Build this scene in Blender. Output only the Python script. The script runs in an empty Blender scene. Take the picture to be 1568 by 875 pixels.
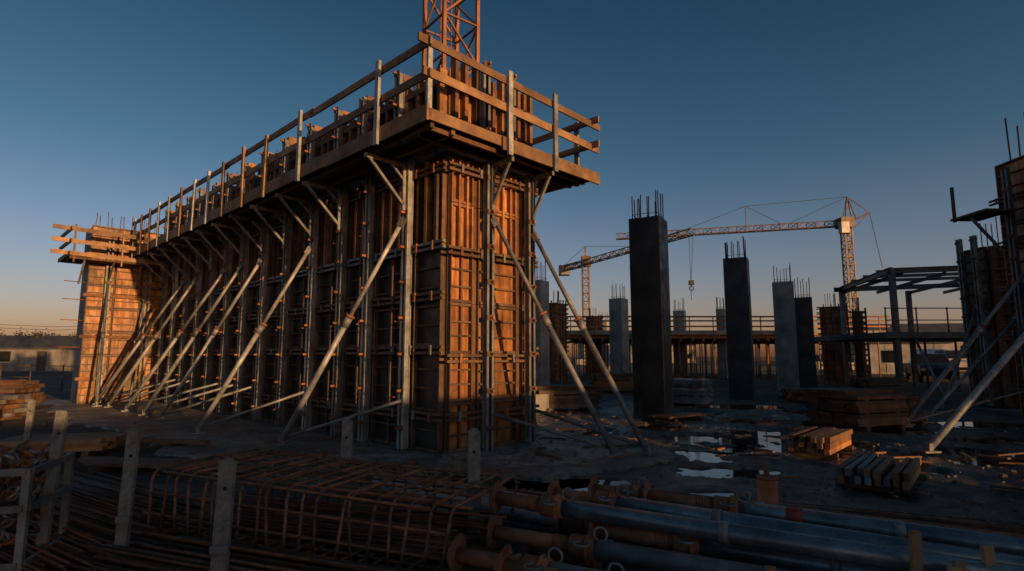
import bpy, math, random
from mathutils import Vector, Matrix, noise
R=random.Random(7)
scene=bpy.context.scene

# ------------------------------------------------------------------ materials
def new_mat(name):
    m=bpy.data.materials.new(name); m.use_nodes=True
    nt=m.node_tree; nt.nodes.clear()
    out=nt.nodes.new('ShaderNodeOutputMaterial'); b=nt.nodes.new('ShaderNodeBsdfPrincipled')
    nt.links.new(b.outputs[0],out.inputs[0])
    return m,nt,b
def ramp(nt,fac,stops):
    r=nt.nodes.new('ShaderNodeValToRGB')
    els=r.color_ramp.elements
    while len(els)<len(stops): els.new(.5)
    for e,(p,c) in zip(els,stops):
        e.position=p; e.color=(c[0],c[1],c[2],1) if not isinstance(c,(int,float)) else (c,c,c,1)
    nt.links.new(fac,r.inputs[0]); return r.outputs[0]
def noise_n(nt,vec,scale,detail=6,rough=.6):
    n=nt.nodes.new('ShaderNodeTexNoise'); n.inputs['Scale'].default_value=scale
    n.inputs['Detail'].default_value=detail; n.inputs['Roughness'].default_value=rough
    nt.links.new(vec,n.inputs['Vector']); return n.outputs['Fac']
def mul(nt,a,b,fac=1.0,mode='MULTIPLY'):
    m=nt.nodes.new('ShaderNodeMix'); m.data_type='RGBA'; m.blend_type=mode
    m.inputs[0].default_value=fac
    for s,i in ((a,6),(b,7)):
        if isinstance(s,tuple): m.inputs[i].default_value=(s[0],s[1],s[2],1)
        else: nt.links.new(s,m.inputs[i])
    return m.outputs[2]
def surf(name,c1,c2,scale=3,rough=(.5,.8),metal=0,bump=.2,island=(.65,1.25),grime=(.45,1),bscale=None,stretch=(1,1,1),streak=0):
    m,nt,b=new_mat(name)
    tc=nt.nodes.new('ShaderNodeTexCoord'); mp=nt.nodes.new('ShaderNodeMapping')
    mp.inputs['Scale'].default_value=stretch
    nt.links.new(tc.outputs['Object'],mp.inputs[0]); v=mp.outputs[0]
    n1=noise_n(nt,v,scale,8,.65)
    col=ramp(nt,n1,[(.3,c1),(.7,c2)])
    n2=noise_n(nt,tc.outputs['Object'],scale*.27+.4,5)
    col=mul(nt,col,ramp(nt,n2,[(.32,grime[0]),(.62,grime[1])]))
    if streak:   # run-off stains and cement splashes
        m2=nt.nodes.new('ShaderNodeMapping'); m2.inputs['Scale'].default_value=(1,1,.08)
        nt.links.new(tc.outputs['Object'],m2.inputs[0])
        col=mul(nt,col,ramp(nt,noise_n(nt,m2.outputs[0],9,6,.7),[(.40,1-streak),(.56,1.0)]))
        sp=ramp(nt,noise_n(nt,tc.outputs['Object'],7,10,.8),[(.63,0.0),(.70,.55)])
        mx=nt.nodes.new('ShaderNodeMix'); mx.data_type='RGBA'; nt.links.new(sp,mx.inputs[0]); nt.links.new(col,mx.inputs[6]); mx.inputs[7].default_value=(.42,.35,.27,1); col=mx.outputs[2]
    g=nt.nodes.new('ShaderNodeNewGeometry')
    col=mul(nt,col,ramp(nt,g.outputs['Random Per Island'],[(0,island[0]),(1,island[1])]))
    nt.links.new(col,b.inputs['Base Color'])
    n3=noise_n(nt,v,scale*2.3,6)
    nt.links.new(ramp(nt,n3,[(.3,rough[0]),(.7,rough[1])]),b.inputs['Roughness'])
    b.inputs['Metallic'].default_value=metal
    if bump>0:
        bp=nt.nodes.new('ShaderNodeBump'); bp.inputs['Strength'].default_value=bump; bp.inputs['Distance'].default_value=.01
        nt.links.new(noise_n(nt,v,bscale or scale*6,8,.7),bp.inputs['Height']); nt.links.new(bp.outputs[0],b.inputs['Normal'])
    return m
PLY=surf('plywood',(.38,.120,.030),(.80,.37,.12),4,(.35,.7),bump=.25,grime=(.30,1),island=(.42,1.15),stretch=(1,1,.35),streak=.6)
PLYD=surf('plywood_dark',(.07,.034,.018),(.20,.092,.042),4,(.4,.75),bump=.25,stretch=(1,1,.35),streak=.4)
WOOD=surf('timber',(.22,.095,.037),(.46,.22,.095),6,(.6,.9),bump=.4,island=(.5,1.2))
WOODD=surf('timber_dark',(.070,.037,.022),(.19,.098,.054),6,(.6,.9),bump=.4)
BOARD=surf('guard_board',(.24,.135,.07),(.45,.28,.155),5,(.6,.9),bump=.35,island=(.5,1.2))
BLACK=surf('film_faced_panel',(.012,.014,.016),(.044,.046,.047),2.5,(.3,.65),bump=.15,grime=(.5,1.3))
FRAME=surf('panel_frame_steel',(.07,.045,.032),(.18,.11,.07),7,(.45,.75),.1,.3)
GALV=surf('galvanised_steel',(.25,.27,.28),(.46,.48,.49),9,(.35,.6),.2,.15,grime=(.42,1))
GALVD=surf('weathered_steel',(.13,.14,.145),(.28,.29,.30),8,(.4,.7),.2,.25,grime=(.45,1))
GALVP=surf('dirty_galvanised_post',(.14,.14,.135),(.36,.365,.365),14,(.45,.8),.15,.3,grime=(.4,1))
BLUE=surf('blue_grey_tube',(.12,.165,.20),(.28,.36,.42),7,(.20,.42),.35,.15,grime=(.4,1))
RUST=surf('rust',(.20,.070,.032),(.46,.19,.085),11,(.6,.95),.05,.5)
REBAR=surf('rebar_rust',(.09,.038,.024),(.24,.10,.055),14,(.55,.9),.15,.5)
RUSTBAR=surf('fresh_rust_bar',(.16,.068,.036),(.38,.165,.088),14,(.5,.85),.1,.5)
CONC=surf('concrete',(.22,.22,.215),(.36,.36,.35),2.2,(.7,.95),bump=.3,grime=(.5,1),island=(.95,1.05),streak=0)
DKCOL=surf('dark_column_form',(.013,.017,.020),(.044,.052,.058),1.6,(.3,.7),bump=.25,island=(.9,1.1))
ORANGE=surf('crane_orange',(.25,.095,.03),(.36,.15,.05),4,(.4,.6),.1,.1)
CRANE=surf('crane_grey_yellow',(.15,.115,.08),(.24,.175,.115),4,(.5,.7),.1,0)
CABLE=surf('cable',(.03,.03,.03),(.05,.05,.05),4,(.5,.7),.3,0)
STEELF=surf('structural_steel',(.06,.075,.085),(.12,.14,.155),4,(.45,.7),.3,.1)
WHITE=surf('white_cladding',(.50,.49,.47),(.65,.64,.61),1,(.5,.7),bump=.05)
GREYC=surf('grey_cladding',(.20,.195,.19),(.30,.29,.28),1,(.6,.8),bump=.05)
RED=surf('red_paint',(.30,.03,.02),(.4,.06,.03),8,(.4,.7),0,.2)
ORP=surf('orange_rust_paint',(.60,.13,.04),(.75,.24,.08),10,(.5,.8),0,.3)
GLASS=surf('dark_glass',(.01,.012,.015),(.02,.022,.025),3,(.05,.1),0,0)
RUBBER=surf('rubber',(.012,.012,.012),(.02,.02,.02),5,(.8,.9),0,.1)
BLUEP=surf('blue_car_paint',(.03,.09,.17),(.04,.11,.2),2,(.25,.35),.3,0)
WHP=surf('white_car_paint',(.5,.5,.5),(.6,.6,.6),2,(.25,.35),.1,0)
STONE=surf('stone',(.06,.055,.05),(.20,.175,.15),9,(.7,.95),bump=.5)
LEAF=surf('foliage',(.025,.03,.018),(.06,.06,.035),2,(.7,.9),bump=0,island=(.4,1.4))
BARK=surf('bark',(.04,.03,.02),(.08,.06,.04),6,(.8,.95),bump=.3)
ROOF=surf('roof_sheet',(.06,.065,.07),(.1,.105,.11),2,(.5,.7),.2,.1)

# ------------------------------------------------------------------ mesh builder
class MB:
    def __init__(s): s.v=[];s.f=[];s.m=[];s.sm=[];s.mats=[];s.M=None
    def mi(s,mat):
        if mat not in s.mats: s.mats.append(mat)
        return s.mats.index(mat)
    def add(s,pts,faces,mat,smooth=False):
        o=len(s.v); k=s.mi(mat)
        for p in pts:
            p=Vector(p)
            s.v.append(s.M@p if s.M else p)
        for i,f in enumerate(faces):
            s.f.append([o+j for j in f]); s.m.append(k); s.sm.append(smooth if isinstance(smooth,bool) else smooth[i])
    def hexa(s,p,mat): s.add(p,[(0,3,2,1),(4,5,6,7),(0,1,5,4),(1,2,6,5),(2,3,7,6),(3,0,4,7)],mat)
    def box(s,x0,x1,y0,y1,z0,z1,mat):
        s.hexa([(x0,y0,z0),(x1,y0,z0),(x1,y1,z0),(x0,y1,z0),(x0,y0,z1),(x1,y0,z1),(x1,y1,z1),(x0,y1,z1)],mat)
    def frame(s,p1,p2,up=(0,0,1)):
        p1=Vector(p1);p2=Vector(p2);d=(p2-p1).normalized();u=Vector(up)
        if abs(d.dot(u))>.98: u=Vector((1,0,0)) if abs(d.x)<.9 else Vector((0,1,0))
        sd=d.cross(u).normalized(); u=sd.cross(d).normalized()
        return p1,p2,d,sd,u
    def beam(s,p1,p2,w,h,mat,up=(0,0,1)):
        p1,p2,d,sd,u=s.frame(p1,p2,up); a=sd*w/2;b=u*h/2
        s.hexa([p1-a-b,p1+a-b,p2+a-b,p2-a-b,p1-a+b,p1+a+b,p2+a+b,p2-a+b],mat)
    def tube(s,p1,p2,r,mat,n=8,r2=None):
        p1,p2,d,sd,u=s.frame(p1,p2); r2=r if r2 is None else r2
        pts=[];
        for i in range(n):
            t=2*math.pi*i/n; e=sd*math.cos(t)+u*math.sin(t); pts.append(p1+e*r)
        for i in range(n):
            t=2*math.pi*i/n; e=sd*math.cos(t)+u*math.sin(t); pts.append(p2+e*r2)
        fs=[(i,(i+1)%n,n+(i+1)%n,n+i) for i in range(n)]
        sm=[n>4]*n+[False,False]
        fs+= [tuple(range(n-1,-1,-1)),tuple(range(n,2*n))]
        s.add(pts,fs,mat,sm)
    def hollow(s,p1,p2,r,ri,mat,n=16,depth=.12):
        p1,p2,d,sd,u=s.frame(p1,p2)
        def ring(c,rr): return [c+(sd*math.cos(2*math.pi*i/n)+u*math.sin(2*math.pi*i/n))*rr for i in range(n)]
        pts=ring(p2,r)+ring(p1,r)+ring(p1,ri)+ring(p1+d*depth,ri)
        fs=[];sm=[]
        for k in range(3):
            for i in range(n):
                fs.append((k*n+i,k*n+(i+1)%n,(k+1)*n+(i+1)%n,(k+1)*n+i)); sm.append(k!=1)
        fs.append(tuple(range(3*n,4*n))); fs.append(tuple(range(n))); sm+= [False,False]
        s.add(pts,fs,mat,sm)
    def path(s,pts,r,mat,n=6):
        for a,b in zip(pts[:-1],pts[1:]): s.tube(a,b,r,mat,n)
    def torus(s,c,axis,RR,r,mat,n=14,k=6,arc=1.0):
        c=Vector(c);ax=Vector(axis).normalized(); t=Vector((0,0,1)) if abs(ax.z)<.9 else Vector((1,0,0))
        e1=ax.cross(t).normalized(); e2=ax.cross(e1)
        pts=[];fs=[]
        for i in range(n):
            a=2*math.pi*arc*i/n; e=e1*math.cos(a)+e2*math.sin(a)
            for j in range(k):
                b=2*math.pi*j/k; pts.append(c+e*(RR+r*math.cos(b))+ax*r*math.sin(b))
        for i in range(n if arc==1 else n-1):
            for j in range(k):
                fs.append((i*k+j,((i+1)%n)*k+j,((i+1)%n)*k+(j+1)%k,i*k+(j+1)%k))
        s.add(pts,fs,mat,True)
    def build(s,name,loc=(0,0,0),rz=0,bevel=0,parent=None):
        me=bpy.data.meshes.new(name); me.from_pydata([tuple(p) for p in s.v],[],s.f)
        for m in s.mats: me.materials.append(m)
        me.polygons.foreach_set('material_index',s.m); me.polygons.foreach_set('use_smooth',s.sm)
        import bmesh
        bm=bmesh.new(); bm.from_mesh(me); bmesh.ops.recalc_face_normals(bm,faces=bm.faces); bm.to_mesh(me); bm.free()
        me.update()
        ob=bpy.data.objects.new(name,me); scene.collection.objects.link(ob)
        ob.location=loc; ob.rotation_euler=(0,0,rz)
        if bevel:
            bv=ob.modifiers.new('bevel','BEVEL'); bv.width=bevel; bv.segments=2; bv.limit_method='ANGLE'; bv.angle_limit=math.radians(50)
        if parent: ob.parent=parent
        return ob
def empty(name,loc=(0,0,0),rz=0):
    e=bpy.data.objects.new(name,None); scene.collection.objects.link(e); e.location=loc; e.rotation_euler=(0,0,rz); return e
def lattice(mb,p0,p1,w,sec,mat,chord=.06,brace=.035,up=(0,0,1),h=None,tri=False,taper=1.0):
    p0,p1,d,sd,u=mb.frame(p0,p1,up); h=h or w
    L=(p1-p0).length; n=max(1,int(round(L/sec)))
    if tri: cs=[(-.5,-.5),(.5,-.5),(0,.5)]
    else: cs=[(-.5,-.5),(.5,-.5),(.5,.5),(-.5,.5)]
    def P(i,c):
        t=i/n; k=1+(taper-1)*t
        return p0+d*L*t+sd*c[0]*w*k+u*(c[1]*h*k)
    for c in cs: mb.beam(P(0,c),P(n,c),chord,chord,mat)
    for i in range(n):
        for j in range(len(cs)):
            c1=cs[j];c2=cs[(j+1)%len(cs)]
            mb.beam(P(i,c1),P(i,c2),brace,brace,mat)
            if i%2==0: mb.beam(P(i,c1),P(i+1,c2),brace,brace,mat)
            else: mb.beam(P(i,c2),P(i+1,c1),brace,brace,mat)

# ------------------------------------------------------------------ ground with puddles
C=(-1.10,9.47,0); RZ=math.radians(45.9)
a_=Vector((-.718,.696,0)); b_=Vector((.696,.718,0))
PUD=[(3.75,11.4,.85,.65),(4.95,11.1,.75,.7),(7.4,9.9,1.1,.5),(7.5,9.0,.7,.42),(.85,7.4,.65,.42),(2.9,9.5,.65,.5),(2.15,6.7,.55,.35),
     (6.6,14.2,1.3,.8),(3.4,13.2,.9,.6),(.1,7.7,.7,.4),(4.2,10.2,.7,.4),(9.3,11.3,.9,.5),(5.6,12.4,1.0,.5),(1.7,12.4,.7,.5),(9.5,17,1.5,.9),(5.4,8.4,.6,.3),
     (3.1,8.2,.6,.35),(6.2,10.9,.55,.35),(8.4,12.6,.8,.5),(11,14,.9,.6),(4.8,16.5,1.2,.8),(7.5,18.5,1.5,.9)]
def gh(x,y,fine=True):
    d=math.hypot(x,y-8)
    a=1 if d<40 else max(0,1-(d-40)/40)
    n=noise.fractal(Vector((x*.5,y*.5,3.1)),1.0,2.0,5)*.030
    if d<25 and fine:
        n+=noise.noise(Vector((x*2.6,y*2.6,0)))*.018+noise.noise(Vector((x*6.3,y*6.3,4)))*.012
        if x>1.0:
            t=(x-3.2)*.9+(y-10)*.32+.25*math.sin(y*.6)
            for o in (-1.3,0,.45,1.7,2.9,3.3):
                k=.6+.4*math.sin(y*11+o*3)
                n-= .022*k*math.exp(-((t-o)/.13)**2); n+= .026*math.exp(-((t-o-.23)/.10)**2)
    z=max(n*a,-.022)
    for px,py,rx,ry in PUD:
        q=((x-px)/rx)**2+((y-py)/ry)**2
        if q<4:
            q+= noise.noise(Vector((x*2.3,y*2.3,7)))*1.3+noise.noise(Vector((x*6,y*6,2)))*.8
            z-= .085*max(0,1-q/1.5)
    return z
def axis(segs):
    r=[]
    for a,b,st in segs:
        n=max(1,int(round((b-a)/st)))
        r+=[a+(b-a)*i/n for i in range(n)]
    r.append(segs[-1][1]); return r
xs=axis([(-1500,-200,325),(-200,-40,20),(-40,-12,1.0),(-12,-2,.2),(-2,10.5,.06),(10.5,40,.8),(40,200,20),(200,1500,325)])
ys=axis([(-300,-40,65),(-40,2,3),(2,5,.2),(5,14,.06),(14,24,.25),(24,60,1.2),(60,200,20),(200,1800,400)])
vs=[(x,y,gh(x,y)) for y in ys for x in xs]; nx=len(xs)
fs=[(j*nx+i,j*nx+i+1,(j+1)*nx+i+1,(j+1)*nx+i) for j in range(len(ys)-1) for i in range(nx-1)]
me=bpy.data.meshes.new('ground'); me.from_pydata(vs,[],fs); me.polygons.foreach_set('use_smooth',[True]*len(fs))
ground=bpy.data.objects.new('ground',me); scene.collection.objects.link(ground)
def dirt(name,stops,lo,wet,rg,ns=.38,wetzone=None):
    m,nt,b=new_mat(name)
    tc=nt.nodes.new('ShaderNodeTexCoord'); v=tc.outputs['Object']
    n1=noise_n(nt,v,ns,10,.72); n2=noise_n(nt,v,2.6,12,.75); n3=noise_n(nt,v,13,8,.75)
    base=ramp(nt,n1,stops)
    col=mul(nt,base,ramp(nt,n2,[(.36,lo),(.62,1.0)])); col=mul(nt,col,ramp(nt,n3,[(.38,.45),(.60,1.0)]))
    nt.links.new(col,b.inputs['Base Color'])
    rr=mul(nt,ramp(nt,n1,[(wet-.05,rg),(wet+.06,.95)]),ramp(nt,n2,[(.42,.42),(.58,1.0)]))
    if wetzone:    # the wet, rutted area; everything outside it has dried out
        ds=nt.nodes.new('ShaderNodeVectorMath'); ds.operation='DISTANCE'; ds.inputs[1].default_value=wetzone
        nt.links.new(v,ds.inputs[0])
        mm=nt.nodes.new('ShaderNodeMath'); mm.operation='MULTIPLY'; mm.inputs[1].default_value=.04; nt.links.new(ds.outputs['Value'],mm.inputs[0])
        rr=mul(nt,rr,ramp(nt,mm.outputs[0],[(.26,0.0),(.46,.55)]),1.0,'ADD')
    nt.links.new(rr,b.inputs['Roughness'])
    bp=nt.nodes.new('ShaderNodeBump'); bp.inputs['Strength'].default_value=1; bp.inputs['Distance'].default_value=.035
    nt.links.new(mul(nt,n2,n3,.6,'ADD'),bp.inputs['Height']); nt.links.new(bp.outputs[0],b.inputs['Normal'])
    return m
me.materials.append(dirt('muddy_ground',[(.43,(.028,.023,.019)),(.50,(.085,.070,.055)),(.60,(.28,.235,.185))],.30,.49,.26,.38,(5.5,11.5,0)))
SLAB=dirt('dusty_slab_concrete',[(.38,(.12,.105,.09)),(.50,(.28,.25,.22)),(.62,(.48,.44,.39))],.45,.38,.45,.7)
m,nt,b=new_mat('puddle_water')
b.inputs['Base Color'].default_value=(.012,.011,.010,1); b.inputs['Roughness'].default_value=.035; b.inputs['IOR'].default_value=1.33
b.inputs['Specular IOR Level'].default_value=.9
tc=nt.nodes.new('ShaderNodeTexCoord'); bp=nt.nodes.new('ShaderNodeBump'); bp.inputs['Strength'].default_value=.09; bp.inputs['Distance'].default_value=.01
nt.links.new(noise_n(nt,tc.outputs['Object'],7,4),bp.inputs['Height']); nt.links.new(bp.outputs[0],b.inputs['Normal'])
WATER=m
mb=MB()
for k,(px,py,rx,ry) in enumerate(PUD):
    n=20; mb.add([(px+math.cos(6.2832*i/n)*rx*1.5,py+math.sin(6.2832*i/n)*ry*1.5,-.026-.0004*(k%5)) for i in range(n)],[tuple(range(n))],WATER)
mb.build('rain_puddle')

# ------------------------------------------------------------------ main wall formwork
def LW(x,y,z=0): return Vector(C)+b_*x+a_*y+Vector((0,0,z))
wall=empty('concrete_wall_formwork',C,RZ)
def fmap(kind,W=2.0):
    if kind=='long': return lambda u,d,z:(-d,u,z)
    if kind=='short': return lambda u,d,z:(u,-d,z)
    if kind=='back': return lambda u,d,z:(W+d,u,z)
def fbox(mb,mp,u0,u1,d0,d1,z0,z1,mat):
    p=[mp(u,d,z) for z in (z0,z1) for (u,d) in ((u0,d0),(u1,d0),(u1,d1),(u0,d1))]
    mb.hexa(p,mat)
def soldier(mb,mp,u,z0,z1,mat=GALVD,d0=.20):
    for o in (-.085,.035):
        fbox(mb,mp,u+o,u+o+.05,d0,d0+.012,z0,z1,mat); fbox(mb,mp,u+o,u+o+.05,d0+.10,d0+.112,z0,z1,mat)
        fbox(mb,mp,u+o+.02,u+o+.032,d0+.012,d0+.10,z0,z1,mat)
    z=z0+.3
    while z<z1:
        fbox(mb,mp,u-.09,u+.09,d0+.113,d0+.125,z,z+.09,FRAME)
        fbox(mb,mp,u-.02,u+.02,d0+.126,d0+.20,z+.025,z+.065,RUST)
        z+=.62
def waler(mb,mp,u0,u1,z,mat=FRAME):
    for o in (-.07,.025):
        fbox(mb,mp,u0,u1,.125,.195,z+o,z+o+.045,mat)
    u=u0+.25
    while u<u1-.1:
        fbox(mb,mp,u,u+.045,.196,.222,z-.08,z+.08,R.choice([RUST,FRAME,GALVD])); u+=.55+R.uniform(-.12,.12)
def panel(mb,mp,u0,u1,z0,z1,skin,fr,rib=.30,dep=.10,stile=.035,jit=0):
    fbox(mb,mp,u0+.002,u1-.002,.0,.022,z0+.002,z1-.002,skin)
    fbox(mb,mp,u0+.004,u0+stile,.0225,dep+.02,z0+.003,z1-.003,fr)
    fbox(mb,mp,u1-stile,u1-.004,.0225,dep+.02,z0+.003,z1-.003,fr)
    n=max(1,int(round((z1-z0)/rib)))
    for i in range(n+1):
        z=z0+.02+(z1-z0-.05)*i/n
        if 0<i<n: z+=R.uniform(-jit,jit)
        t=.03 if 0<i<n else .045
        fbox(mb,mp,u0+stile+.001,u1-stile-.001,.0225,dep,z-.005,z-.005+t,fr)
core=MB(); core.box(.03,1.97,.03,16.2,0,6.42,CONC); core.build('concrete_core',parent=wall)
for kind,L in (('long',16.2),('short',2.0),('back',16.2)):
    mb=MB(); mp=fmap(kind)
    if kind=='short':
        edges=[0,.50,.62,1.60,1.72,2.0]
        for u0,u1 in zip(edges[:-1],edges[1:]):
            w=u1-u0
            for z0,z1 in ((.03,.83),(.84,1.62),(1.63,2.48),(2.49,3.35),(3.36,4.2),(4.21,5.0)):
                if w<.2: fbox(mb,mp,u0,u1,0,.05,z0,z1,WOODD)
                else:
                    panel(mb,mp,u0,u1,z0,z1,PLY,FRAME if z0<3 else WOOD,.27 if z0<3 else .8,.085,.025 if z0<3 else .035,jit=.02)
        for u in (.16,.34,.95,1.22,1.42,1.85):
            fbox(mb,mp,u,u+.045,.024,.11,3.40,5.0,WOOD)
        for u in (.25,): fbox(mb,mp,u,u+.04,.024,.084,.06,3.33,WOOD)
        for u in (.73,1.80): soldier(mb,mp,u,.05,5.05,GALVD)
        for z in (.62,1.56,3.36,4.80): waler(mb,mp,-.12,2.12,z)
        fbox(mb,mp,-.02,2.02,0,.03,5.01,6.62,PLY)
        u=0.0
        while u<2.0:
            zt=6.62+R.uniform(.02,.30); fbox(mb,mp,u,u+.075,.031,.17,5.22,zt,R.choice([WOOD,WOODD,WOOD]))
            u+=R.uniform(.17,.27)
        for u in (.62,1.28): soldier(mb,mp,u,5.25,6.85,GALVD)
        for z in (5.55,6.25): fbox(mb,mp,-.1,2.1,.172,.198,z,z+.1,WOODD)
    else:
        sol=[.80,2.05,3.05,4.28,5.6,6.85,8.1,9.3,10.5,11.7,12.9,14.1,15.3]
        e=[0]+[s_ for s_ in sol]+[16.2]
        for i in range(len(e)-1):
            u0,u1=e[i],e[i+1]
            for z0,z1 in ((.03,1.75),(1.76,3.45)):
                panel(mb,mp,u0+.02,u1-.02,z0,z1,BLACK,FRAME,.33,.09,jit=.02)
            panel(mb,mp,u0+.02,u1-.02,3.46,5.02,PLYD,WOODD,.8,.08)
            u=u0+.12
            while u<u1-.1:
                fbox(mb,mp,u,u+.07,.024,.15,3.5,5.0,R.choice([WOOD,WOODD,WOOD])); u+=.28+R.uniform(-.03,.03)
            if u1-u0>.9:
                um=(u0+u1)/2; fbox(mb,mp,um,um+.045,.024,.12,.05,3.44,FRAME)
        for s_ in sol: soldier(mb,mp,s_,.05,5.1,GALV if R.random()<.45 else GALVD)
        for z in (.62,1.70,2.6,3.46,4.80): waler(mb,mp,-.12,16.2,z,FRAME if z!=3.46 else GALVD)
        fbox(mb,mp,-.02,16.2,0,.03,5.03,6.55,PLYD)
        u=.02
        while u<16.1:
            zt=6.55+R.uniform(-.1,.22); fbox(mb,mp,u,u+.08,.031,.19,5.2,zt,R.choice([WOOD,WOODD,WOOD])); u+=R.uniform(.26,.38)
        for s_ in sol:
            soldier(mb,mp,s_+.35,5.25,6.75+R.uniform(0,.2),GALVD)
            fbox(mb,mp,s_+.27,s_+.43,.03,.22,6.6,6.82+R.uniform(0,.15),WOOD)
        for z in (5.6,6.3): fbox(mb,mp,-.1,16.2,.192,.199,z,z+.1,WOODD)
        for s_ in sol:
            for z in (.9,2.2,3.9):
                q=mp(s_+.18,.1,z); q2=mp(s_+.18,.36,z); mb.tube(q,q2,.012,RUST,6); mb.tube(mp(s_+.18,.2,z),mp(s_+.18,.23,z),.055,RUST,8)
    mb.build(kind+'_face_form_panels',parent=wall)
mb=MB()
y=.2
while y<16:
    for x in (.25,1.75):
        if R.random()<.8: mb.tube((x,y,6.4),(x+R.uniform(-.04,.04),y+R.uniform(-.04,.04),6.95+R.uniform(0,.3)),.011,REBAR,5)
    y+=.3
mb.build('starter_bars',parent=wall)
PL,QS,RB=1.15,.85,.9
Z0=5.14
deck=MB()
def plank_run(mb,x0,x1,y0,y1,z,along,w=.24,mat=WOODD):
    if along=='y':
        x=x0
        while x<x1-.01:
            xx=min(x+w,x1); y=y0
            while y<y1-.01:
                yy=min(y+R.uniform(3,4.4),y1); mb.box(x+.004,xx-.004,y+.004,yy-.004,z+R.uniform(0,.006),z+.045,mat); y=yy
            x=xx
    else:
        y=y0
        while y<y1-.01:
            yy=min(y+w,y1); mb.box(x0,x1,y+.004,yy-.004,z+R.uniform(0,.006),z+.045,mat); y=yy
plank_run(deck,-PL,-.21,-QS,16.0,Z0,'y')
plank_run(deck,-.21,2+RB,-QS,-.21,Z0,'x')
plank_run(deck,2.21,2+RB,-.21,16.0,Z0,'y')
y=-QS-.1
while y<15.9:
    yy=min(y+R.uniform(3,4.2),16.0); o=R.uniform(-.012,.012)
    deck.box(-PL-.045,-PL-.003,y,yy-.01,Z0-.09+o,Z0+.16+o,BOARD); y=yy
deck.box(-PL+.0,.45,-QS-.045,-QS-.003,Z0-.05,Z0+.13,BOARD)
deck.box(.40,3.15,-QS-.09,-QS-.048,Z0-.12,Z0+.11,BOARD)
deck.box(2+RB+.003,2+RB+.045,-QS-.0,16,Z0-.09,Z0+.13,BOARD)
for x in (-PL+.12,-.62): deck.box(x,x+.07,-QS+.02,16,Z0-.13,Z0-.002,WOODD)
for yj in (-QS+.1,-.42): deck.box(-PL+.2,2+RB,yj,yj+.07,Z0-.135,Z0-.003,WOODD)
deck.build('work_platform_deck',parent=wall)
rail=MB()
ps=[.02]+[s_-.85 for s_ in (1.2,3.98,5.6,6.8,8.07,9.2,10.3,11.4,12.5,13.6,14.6,15.6,16.6)]
for y in ps[1:]:
    l=R.uniform(-.02,.02)
    rail.beam((-PL-.075,y,Z0-.15),(-PL-.075+l,y+R.uniform(-.03,.03),6.40+R.uniform(-.03,.05)),.05,.10,GALV if R.random()<.5 else BOARD,(0,1,0))
for z in (6.28,5.78):
    y=-QS-.15; 
    while y<15.9:
        yy=min(y+R.uniform(3.4,4.4),16.1); rail.beam((-PL-.02,y,z+R.uniform(-.02,.02)),(-PL-.02,yy+.15,z+R.uniform(-.02,.02)),.035,.13,BOARD); y=yy
for x in (.53,1.72):
    rail.beam((x,-QS-.13,Z0-.2),(x,-QS-.13,6.42),.10,.045,GALV,(0,1,0))
rail.beam((-PL+.05,-QS-.02,Z0),(-PL+.05,-QS-.02,6.3),.08,.05,GALV,(0,1,0))
rail.beam((-PL-.2,-QS-.065,6.29),(3.2,-QS-.065,6.22),.035,.13,BOARD)
rail.beam((-PL-.1,-QS-.065,5.80),(3.15,-QS-.065,5.74),.035,.14,BOARD)
for x in (2+RB+.08,):
    for y in (-.5,1.5,3.5,6): rail.beam((x,y,Z0-.1),(x,y,6.4),.05,.1,GALV,(0,1,0))
for z in (6.28,5.78): rail.beam((2+RB+.02,-QS-.25,z),(2+RB+.02,8,z),.035,.13,BOARD)
rail.build('guard_rail',parent=wall)
br=MB()
def bracket(mp,u,reach):
    P=lambda d,z:Vector(mp(u,d,z))
    br.beam(P(.33,Z0-.18),P(reach,Z0-.18),.06,.08,GALVD)
    br.beam(P(reach-.08,Z0-.2),P(.36,4.25),.05,.05,GALVD)
    br.beam(P(.35,4.15),P(.35,Z0-.15),.06,.05,GALVD,(0,1,0))
    br.beam(P(reach*.55,Z0-.2),P(.36,4.7),.04,.04,GALVD)
for s_ in (.80,3.05,4.28,5.6,6.85,8.1,9.3,10.5,11.7,12.9,14.1,15.3): bracket(fmap('long'),s_+.0,PL)
for s_ in (.73,1.80): bracket(fmap('short'),s_,QS)
for s_ in (.80,3.05,5.6,8.1): bracket(fmap('back'),s_,RB)
br.build('platform_brackets',parent=wall)
def rprop(mb,foot,top,r=.05,split=.55,m1=GALV,m2=GALV):
    foot=Vector(foot);top=Vector(top);md=foot.lerp(top,split)
    mb.tube(foot,md,r,m1,12); mb.tube(md,top,r*.78,m2,12)
    d=(top-foot).normalized()
    mb.tube(md-d*.12,md+d*.06,r*1.3,GALVD,12); mb.tube(foot,foot+d*.25,r*.62,RUST,10)
    mb.tube(md+d*.08,md+d*.11,r*1.7,RUST,10)
    mb.box(foot.x-.13,foot.x+.13,foot.y-.1,foot.y+.1,foot.z-.06,foot.z-.03,GALVD)
    mb.box(foot.x-.03,foot.x+.03,foot.y-.06,foot.y+.06,foot.z-.03,foot.z+.09,GALVD)
    mb.beam(top-d*.1,top+d*.06,.1,.1,GALVD)
pr=MB()
long_props=[((-1.46,2.75),(.80,3.95)),((-2.0,5.4),(4.28,3.9)),((-1.75,8.9),(6.85,3.95)),((-1.8,10.4),(8.1,3.95)),((-1.85,12.0),(9.3,3.95)),((-1.9,13.9),(11.7,3.95)),((-1.95,15.5),(12.9,3.95))]
for (fx,fy),(ty,tz) in long_props:
    rprop(pr,(fx,fy,.1),(-.36,ty,tz),.05,m1=GALV,m2=GALV)
    pr.tube((fx+.05,fy-.02,.16),(-.36,ty+R.uniform(-.1,.3),.85),.028,GALV,10)
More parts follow.
